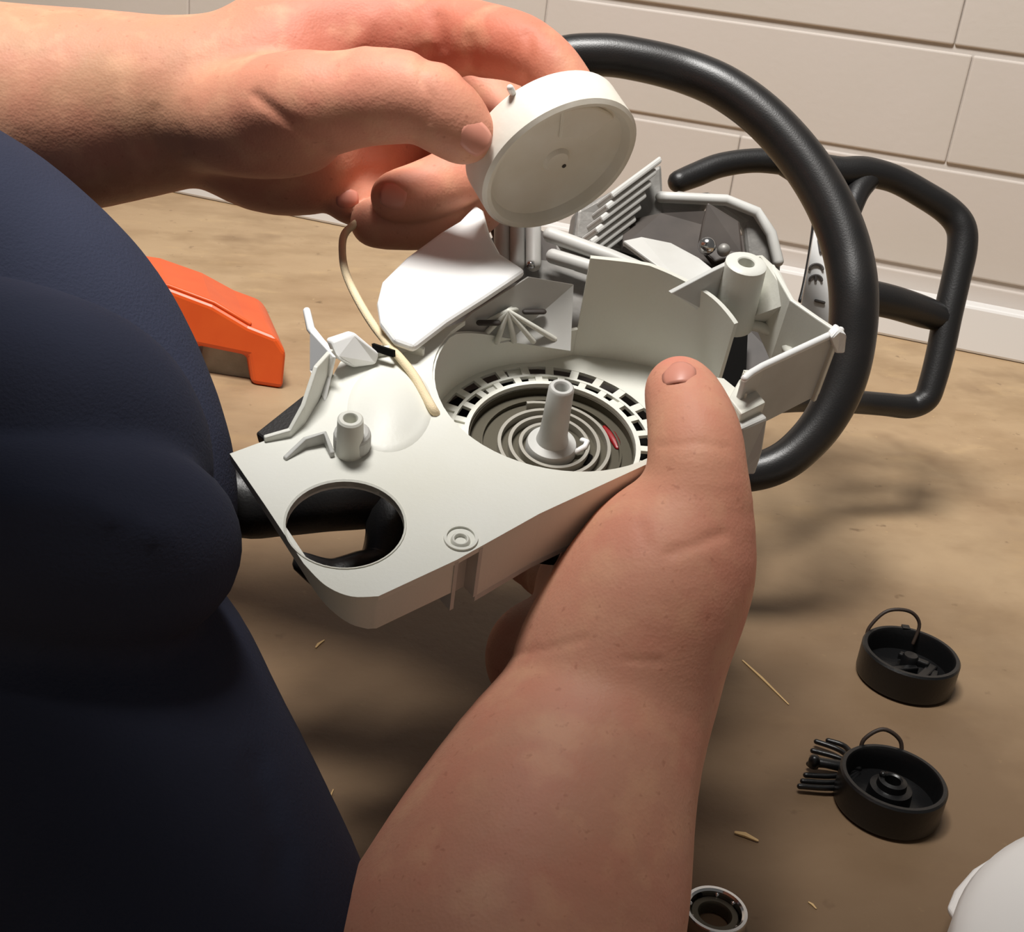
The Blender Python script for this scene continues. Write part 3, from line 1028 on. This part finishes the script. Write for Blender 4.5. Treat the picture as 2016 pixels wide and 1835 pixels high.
# folds: wrist, thumb joint, knuckle dips, tendon
lv.crease([(362, 205, .44), (356, 250, .44), (362, 300, .45)], 10, .0004, .52)
lv.crease([(305, 215, .44), (300, 262, .44), (308, 300, .45)], 10, .00035, .52)
lv.crease([(505, 190, .44), (560, 232, .44), (640, 290, .44)], 12, .0009, .50)
lv.crease([(826, 150, .43), (850, 190, .43), (845, 240, .43)], 8, .0006, .46)
lv.crease([(1040, 70, .44), (1044, 110, .44), (1036, 160, .44)], 11, .0008, .50)
lv.crease([(925, 78, .45), (932, 110, .45), (925, 150, .45)], 15, .0009, .51)
lv.crease([(860, 40, .46), (868, 90, .46), (840, 120, .46)], 20, .0015, .52)
lv.crease([(640, 60, .46), (650, 110, .46)], 42, .0010, .52)
lv.crease([(730, 40, .46), (715, 75, .46)], 22, -.0010, .52)
# nail of the thumb: flat bed
Vc1, Vw1, F1 = lv.mesh()
# ---- right arm and hand (lower, thumb over the housing)
rv = Volume((-.09, -.235, -.575), (.105, .045, -.298), H)
f = rv.f
rv.chain([(900, 2120, .360, 350), (955, 1980, .367, 330), (1026, 1800, .380, 290), (1064, 1700, .386, 262), (1120, 1550, .396, 222), (1186, 1415, .405, 178), (1212, 1340, .41, 166), (1222, 1290, .41, 160)], .010, f)
rv.chain([(1214, 1310, .41, 160), (1256, 1220, .408, 152), (1316, 1110, .408, 152)], .012, f)
rv.chain([(1225, 1210, .428, 138), (1282, 1075, .432, 128)], .010, f)
rv.chain([(1195, 1260, .435, 140), (1180, 1120, .465, 105)], .010, f)
rv.chain([(1100, 1318, .432, 108), (1066, 1290, .440, 108)], .005, f)
thumb = rv.chain([(1322, 1090, .409, 140), (1366, 1010, .405, 104), (1372, 930, .404, 84), (1368, 860, .409, 79), (1352, 800, .416, 67), (1335, 762, .421, 55)], .005)
fi = rv.chain([(1330, 1000, .475, 70), (1280, 940, .512, 62), (1180, 900, .537, 55), (1100, 925, .542, 48)], .003)
fm = rv.chain([(1270, 1060, .478, 72), (1200, 1000, .522, 62), (1080, 960, .547, 55), (1000, 985, .547, 48)], .003)
fr = rv.chain([(1200, 1110, .474, 70), (1120, 1060, .517, 60), (1000, 1010, .542, 54), (930, 1035, .542, 46)], .003)
fl = rv.chain([(1140, 1170, .466, 64), (1075, 1120, .502, 54), (985, 1065, .522, 46), (925, 1085, .522, 40)], .003)
fin = fi
for g_ in (fm, fr, fl):
    fin = rv.smin(fin, g_, .0012)
f[:] = rv.smin(f, fin, .005)
f[:] = rv.smin(f, thumb, .008)
rv.crease([(1000, 1292, .40), (1080, 1278, .39), (1150, 1258, .38)], 8, .0005, .45)
rv.crease([(1230, 1300, .38), (1300, 1303, .38)], 6, .0005, .43)
rv.crease([(1320, 1090, .38), (1372, 1072, .38), (1420, 1052, .39)], 12, .0006, .43)
rv.crease([(1262, 1040, .39), (1275, 1075, .39)], 12, .0004, .43)
rv.crease([(1300, 880, .40), (1370, 872, .40), (1430, 880, .40)], 7, .0004, .43)
Vc2, Vw2, F2 = rv.mesh()

# ---- head and hair added out of view to shade the near bench
HC = (.0, .265, .83)
hv_ = Volume(w2c(*HC) - .19, w2c(*HC) + .19, .004)
f = hv_.f
hd = np.array([.36, .30, -.88])
hd /= np.linalg.norm(hd)                         # where the face looks
hs_ = np.cross(hd, [0, 0, 1.])
hs_ /= np.linalg.norm(hs_)                       # towards the right ear
ht = np.cross(hs_, hd)                           # crown
hc_ = np.array(HC)


def hp_(a, b, c):
    return w2c(*(hc_ + hs_ * a + hd * b + ht * c))


for a_, ra_, b_, rb_, k_ in ((hp_(0, -.02, .02), .080, hp_(0, .015, .02), .078, .02), (hp_(0, .03, -.02), .066, hp_(0, .045, -.07), .045, .03),
                             (hp_(0, -.03, -.03), .058, w2c(-.06, .17, .70), .062, .03), (hp_(0, .085, .005), .010, hp_(0, .108, -.028), .013, .012),
                             (hp_(-.03, .078, .02), .016, hp_(.03, .078, .02), .016, .012), (hp_(-.02, .083, -.058), .008, hp_(.02, .083, -.058), .008, .008),
                             (hp_(-.079, -.01, .015), .012, hp_(-.080, -.005, -.025), .010, .006), (hp_(.079, -.01, .015), .012, hp_(.080, -.005, -.025), .010, .006)):
    hv_.capsule(f, a_, ra_, b_, rb_, k_)
Vc3, Vw3, F3 = hv_.mesh()
hr_ = Volume(w2c(*HC) - .17, w2c(*HC) + .17, .004)
for a_, ra_, b_, rb_ in ((hp_(0, -.025, .03), .084, hp_(0, .0, .032), .080), (hp_(0, -.04, .0), .074, hp_(0, -.05, -.02), .06)):
    hr_.capsule(hr_.f, a_, ra_, b_, rb_, .02)
_, Vh, Fh = hr_.mesh()

# ---- one person: skin of both arms is one mesh, clothing a child
person = empty('person', Matrix.Translation(Vector((-.30, .22, 0))))
tag(person, 'person in navy top with bare forearms holding the chainsaw and the reel', 'person')
PM = np.array(person.location)
Vw = np.concatenate([Vw1, Vw2]) - PM
Fa = np.concatenate([F1, F2 + len(Vw1)])
body = np_mesh('body', Vw, Fa, M['skin'], person)
# skin tone: ruddy hands and knuckles; left forearm darkened in colour against overexposure
Vc = np.concatenate([Vc1, Vc2])
unseen_head = np_mesh('unseen_head', Vw3 - PM, F3, M['skin'], person)
hca = unseen_head.data.color_attributes.new('tone', 'FLOAT_COLOR', 'POINT')
hca.data.foreach_set('color', np.tile(np.array(srgb(222, 152, 120), np.float32), len(Vw3)))
np_mesh('unseen_hair', Vh - PM, Fh, M['cord'], person)


def lin(c):
    return np.array(srgb(*c)[:3])


tone = np.tile(lin((214, 154, 128)), (len(Vc), 1))


def dab(px, py, Z, rad, c, amt):
    d2 = ((Vc - cam3(px, py, Z)) ** 2).sum(1)
    w = np.exp(-d2 / rad ** 2)[:, None] * amt
    tone[:] = tone * (1 - w) + lin(c) * w


dab(60, 150, .47, .08, (182, 138, 106), .85)
dab(300, 140, .47, .05, (184, 140, 110), .6)
dab(700, 90, .47, .06, (196, 124, 100), .8)
dab(640, 70, .47, .028, (192, 108, 88), .6)
dab(820, 40, .48, .03, (194, 106, 86), .6)
dab(1000, 60, .46, .03, (204, 104, 78), .7)
dab(720, 160, .44, .03, (232, 158, 132), .5)
dab(1335, 730, .42, .016, (222, 134, 118), .9)
dab(1440, 1130, .41, .032, (206, 116, 104), .8)
dab(1300, 1100, .39, .03, (226, 160, 132), .5)
dab(1370, 900, .41, .03, (216, 156, 124), .7)
dab(1150, 1500, .37, .05, (200, 150, 124), .6)
dab(1050, 1780, .36, .06, (196, 138, 114), .7)
ca = body.data.color_attributes.new('tone', 'FLOAT_COLOR', 'POINT')
ca.data.foreach_set('color', np.concatenate([tone, np.ones((len(tone), 1))], 1).astype(np.float32).ravel())


SKIN = BVHTree.FromPolygons([Vector(v) for v in (Vw + PM)], [tuple(q) for q in Fa])


def nail(px, py, w, l, ang, lift=.0006, bias=0):
    """curved nail plate lying on a fingertip"""
    V, Fc = [], []
    n = 9
    for i in range(n):
        for j in range(n):
            u, v = i / (n - 1) * 2 - 1, j / (n - 1) * 2 - 1
            uu = u * sqrt(1 - .35 * v * v)
            V.append((uu * w, v * l * sqrt(1 - .3 * u * u), -.35 * w * u * u - .12 * l * v * v))
    k = len(V)
    V += [(x * .96, y * .96, z - .0007) for x, y, z in V]
    for i in range(n - 1):
        for j in range(n - 1):
            a = i * n + j
            Fc += [(a, a + 1, a + n + 1, a + n), (a + k, a + n + k, a + n + 1 + k, a + 1 + k)]
    rim = [i * n for i in range(n)] + [(n - 1) * n + j for j in range(1, n)] + [i * n + n - 1 for i in range(n - 2, -1, -1)] + [j for j in range(n - 2, 0, -1)]
    for i in range(len(rim)):
        a, b = rim[i], rim[(i + 1) % len(rim)]
        Fc.append((a, b, b + k, a + k))
    o = obj('fingernail', (V, Fc), M['nail'], person, smooth=True)
    hit, nor, _, _ = SKIN.ray_cast(EYE, ray(px, py).normalized())
    if nor.dot(FW) > 0:
        nor = -nor
    nor = (nor + Vector(-FW) * bias).normalized()
    yd = RT * -sin(ang) + UP * cos(ang)
    yd = (yd - nor * yd.dot(nor)).normalized()
    Mx = Matrix((yd.cross(nor), yd, nor)).transposed().to_4x4()
    Mx.translation = hit + nor * lift - person.location
    o.matrix_local = Mx
    return o


nail(1336, 733, .0058, .0052, radians(4), .0009)
nail(936, 270, .0058, .0066, radians(-128), .0010, .3)
nail(774, 386, .0050, .0054, radians(75), .0008)
nail(684, 392, .0042, .0046, radians(80), .0008)

# ---- shirt
sv = Volume((-.60, -.36, -.62), (.13, .52, .14), .0045)
f = sv.f
sv.chain([(-560, 300, .48, 330), (-164, 482, .45, 258), (-30, 592, .448, 258), (87, 718, .446, 258), (172, 930, .444, 258), (176, 1080, .44, 250)], .012, f)
lobe = sv.chain([(-300, 765, .385, 210), (-56, 760, .378, 200), (108, 812, .374, 198), (172, 866, .374, 196), (205, 960, .38, 190)], .010)
f[:] = sv.smin(f, lobe, .004)
lobe = sv.chain([(-300, 1100, .352, 205), (0, 1066, .345, 180), (170, 1070, .345, 172), (296, 1076, .352, 172)], .010)
f[:] = sv.smin(f, lobe, .004)
lobe = sv.chain([(-200, 1300, .405, 420), (66, 1390, .395, 392), (150, 1560, .385, 392), (250, 1745, .375, 392), (370, 1990, .365, 392)], .012)
f[:] = sv.smin(f, lobe, .008)
lobe = sv.chain([(-700, 900, .52, 560), (-600, 1700, .48, 640)], .02)  # unseen torso bulk left of the frame, added to cast shadow
f[:] = sv.smin(f, lobe, .02)
# unseen chest and shoulders, added above the frame to block light from the near bench
for a_, ra_, b_, rb_ in (((-.36, .28, .22), .15, (-.33, .27, .58), .14), ((-.33, .26, .56), .13, (-.04, .15, .67), .105), ((-.20, .20, .64), .11, (-.18, .05, .62), .10), ((-.18, .05, .62), .085, (-.17, -.06, .44), .07), ((-.34, .32, .57), .10, (-.41, .46, .27), .062)):
    sv.capsule(f, w2c(*a_), ra_, w2c(*b_), rb_, .03)
sv.crease([(0, 985, .31), (180, 1000, .31), (330, 1060, .32)], 22, -.003, .36)
sv.crease([(500, 1500, .33), (540, 1620, .33), (560, 1760, .33)], 16, .003, .40)
Vs, Vsw, Fs = sv.mesh()
shirt = np_mesh('shirt', Vsw - PM, Fs, M['shirt'], person)


# ------------------------------------------------------------------ things on the bench
def at(px, py, rz=0, z=0):
    return Matrix.Translation(G(px, py) + Vector((0, 0, z))) @ Matrix.Rotation(rz, 4, 'Z')


def cap_shell(parent, R, Hh, tilt=0):
    wall_t = R * .10
    o = obj('cap_shell', lathe([(0, .0005), (R - .002, .0005), (R - .0005, .0015), (R, .003), (R, Hh - .001), (R - .0008, Hh), (R - wall_t, Hh), (R - wall_t - .0006, Hh - .001), (R - wall_t - .0008, .0055), (0, .0055)], n=64), M['blackcap'], parent, auto=.6)
    for k in range(36):
        a = 2 * pi * k / 36
        pass
    return o


R_A = .0252
capA = empty('filler_cap', at(1778, 1338))
tag(capA, 'black round filler cap nearer the wall, tether loop standing behind it', 'cap', 'upturned black filler caps on the bench')
shA = cap_shell(capA, R_A, .0180)
obj('cap_notch', box((.003, R_A - .001, .0175), (.004, .004, .0018)), M['blackcap'], capA)
for (x, y, w, l, a, zz) in ((-.006, -.004, .004, .024, .35, .0075), (.008, -.006, .005, .020, .9, .0085), (.004, .004, .004, .016, -.5, .010), (.0115, -.009, .004, .014, 1.2, .008)):
    obj('cap_blade', box((x, y, zz), (l, w, .004), a), M['blackcap'], capA, bevel=.0008)
obj('cap_hub', lathe([(0, .0135), (.0035, .0132), (.0042, .012), (.0046, .005), (0, .005)], (.002, .004, 0), n=24), M['blackcap'], capA, auto=.6)
lp = spline([(-.0185, .0165, .010), (-.018, .019, .018), (-.010, .022, .0275), (.002, .023, .0285), (.0085, .0215, .0225), (.0068, .018, .012)], 6)
obj('tether_loop', tube(lp, .0010, 8), M['cord'], capA, smooth=True)

R_B = .0234
capB = empty('filler_cap', at(1742, 1590))
tag(capB, 'black round filler cap nearer the camera with a finned anchor beside it', 'cap', 'upturned black filler caps on the bench')
cap_shell(capB, R_B, .0175)
hub = obj('cap_hub', lathe([(0, .0095), (.0034, .0095), (.0036, .0150), (.0044, .0156), (.0062, .0150), (.0066, .012), (.0092, .0115), (.0096, .009), (.0098, .005), (0, .005)], n=40), M['blackcap'], capB, auto=.6)
obj('hub_glint_ball', lathe([(0, .0176), (.0012, .0170), (.0016, .0158), (.0012, .0146), (0, .0142)], (-.0042, .0022, 0), n=16), M['blackcap'], hub, smooth=True)
lp = spline([(-.0095, .0200, .012), (-.0090, .0225, .019), (-.001, .0245, .0245), (.0075, .0230, .0205), (.0088, .0195, .012)], 6)
obj('tether_loop', tube(lp, .0010, 8), M['cord'], capB, smooth=True)
MBI = capB.matrix_world.inverted()


def BB(px, py, z):
    return MBI @ G(px, py, z)


anchor = obj('tether_anchor', tube([BB(1690, 1512, .006), BB(1655, 1508, .006), BB(1612, 1500, .0065)], [.0018, .0030, .0024], 10, flat=.8), M['blackcap'], capB, smooth=True)
for (x0, y0), (xm, ym), (x1, y1) in (((1688, 1508), (1655, 1478), (1607, 1460)), ((1680, 1505), (1645, 1490), (1600, 1478)), ((1684, 1518), (1640, 1528), (1586, 1526)), ((1690, 1524), (1650, 1550), (1574, 1548)), ((1686, 1500), (1664, 1470), (1630, 1458)), ((1682, 1512), (1640, 1508), (1592, 1504)), ((1688, 1522), (1646, 1540), (1580, 1538))):
    obj('anchor_fin', tube(spline([tuple(BB(x0, y0, .005)), tuple(BB(xm, ym, .004)), tuple(BB(x1, y1, .0035))], 6), .0013, 8), M['blackcap'], anchor, smooth=True)
obj('anchor_stud', lathe([(0, .0030), (.0018, .0024), (.0026, .0005), (.0026, -.003), (0, -.003)], BB(1603, 1498, .008), n=16), M['blackcap'], anchor, smooth=True)

# steel ring at the lower edge
br = empty('bearing_ring', at(1402, 1822))
tag(br, 'small shiny steel ring at the lower edge beside the forearm', 'ring')
obj('outer_race', lathe([(.0098, .0005), (.0118, .0003), (.0124, .001), (.0124, .0078), (.0120, .0085), (.0108, .0085), (.0100, .0078)], n=48, closed=True), M['chrome'], br, auto=.6)
obj('inner_race', lathe([(.0062, .0006), (.0096, .0006), (.0096, .005), (.0088, .006), (.0066, .006), (.0060, .005)], n=40, closed=True), M['drum'], br, auto=.6)
for k in range(9):
    a = 2 * pi * k / 9
    obj('roller', lathe([(0, .0074), (.0008, .007), (.001, .006), (.001, .001), (0, .001)], (.0099 * cos(a), .0099 * sin(a), 0), n=10), M['chrome'] if k % 3 else M['dark'], br, smooth=True)

# orange cover
ob = G(455, 752)
oc = empty('engine_cover', Matrix.Translation(ob) @ Matrix.Rotation(radians(-4), 4, 'Z'))
tag(oc, 'orange plastic engine cover lying on the bench behind the navy top', 'cover')
Zo = (ob - EYE).dot(FW)
pm = Zo / FPX
prof = [(-.16, 0), (-.030, 0), (-.027, .024), (.012, .022), (.016, 0), (.040, 0), (.0415, .030), (.034, .0405), (.012, .046), (-.015, .058), (-.05, .066), (-.16, .066)]


def oblique(vf, dx, dz, y1):
    V = []
    for x, y, z in vf[0]:
        t = z / y1
        V.append((x + dx * t, z, y * (1 - dz * t)))
    return V, vf[1]


body_o = obj('cover_shell', oblique(prism(prof, 0, .10), -.045, .12, .10), M['orange'], oc, bevel=.004, seg=3)
obj('cover_inner', oblique(prism([(-.029, .0005), (-.026, .0225), (.0115, .0205), (.0155, .0005)], .012, .014), 0, 0, 1), M['cast'], oc)
obj('cover_ridge', tube([(-.15, .004, .0665), (-.05, .004, .0665), (-.015, .004, .0585), (.012, .004, .0465)], .0016, 8), M['orange'], oc, smooth=True)

# white tub lid cut by the frame
jc = Vector((.2915, .3035, 0))
lid = empty('tub_lid', Matrix.Translation(jc))
tag(lid, 'white plastic tub lid cut off by the lower right corner', 'lid')
obj('lid_top', lathe([(0, .0345), (.06, .0340), (.10, .0325), (.113, .0305), (.118, .0275), (.1195, .0235), (.1195, .0005), (.117, .0005), (.117, .02), (0, .028)], n=96), M['jug'], lid, auto=.9)
LI = lid.matrix_world.inverted()
tabp = [LI @ G(x, y, z) for x, y, z in ((1962, 1686, .022), (1915, 1716, .018), (1878, 1758, .015), (1864, 1792, .014), (1878, 1814, .014), (1905, 1806, .016), (1960, 1720, .02))]
obj('lid_tab', slab3d(tabp, .0035), M['jug'], lid, bevel=.0014, seg=3)


# splinters and shavings
def splinter(p, q, w, h, label, m='splinter'):
    a, b = G(*p), G(*q)
    c = (a + b) / 2
    e = (b - a)
    l = e.length
    V, Fc = tube([(-l / 2, 0, h * .55), (-l * .1, w * .3, h * .5), (l / 2, 0, h * .5)], [w * .3, w * .5, w * .25], 6, flat=h / w)
    o = obj('wood_splinter', (V, Fc), M[m])
    o.matrix_world = Matrix.Translation(c) @ Matrix.Rotation(atan2(e.y, e.x), 4, 'Z')
    tag(o, label, 'splinter', 'wood splinters on the bench')


splinter((1462, 1302), (1552, 1388), .0016, .0009, 'longest pale splinter on the bench right of the lower wrist')
splinter((1448, 1643), (1490, 1658), .0028, .0018, 'short thick splinter on the bench above the steel ring')
splinter((622, 1276), (638, 1262), .0016, .001, 'small curled shaving on the bench below the white housing')
splinter((640, 1600), (656, 1556), .0011, .0008, 'thin splinter on the bench between the navy top and forearm')
splinter((500, 1306), (512, 1303), .0016, .001, 'tiny pale chip on the bench close to the navy top')
splinter((1592, 1778), (1606, 1790), .0012, .0008, 'thin faint splinter on the bench between ring and jug')
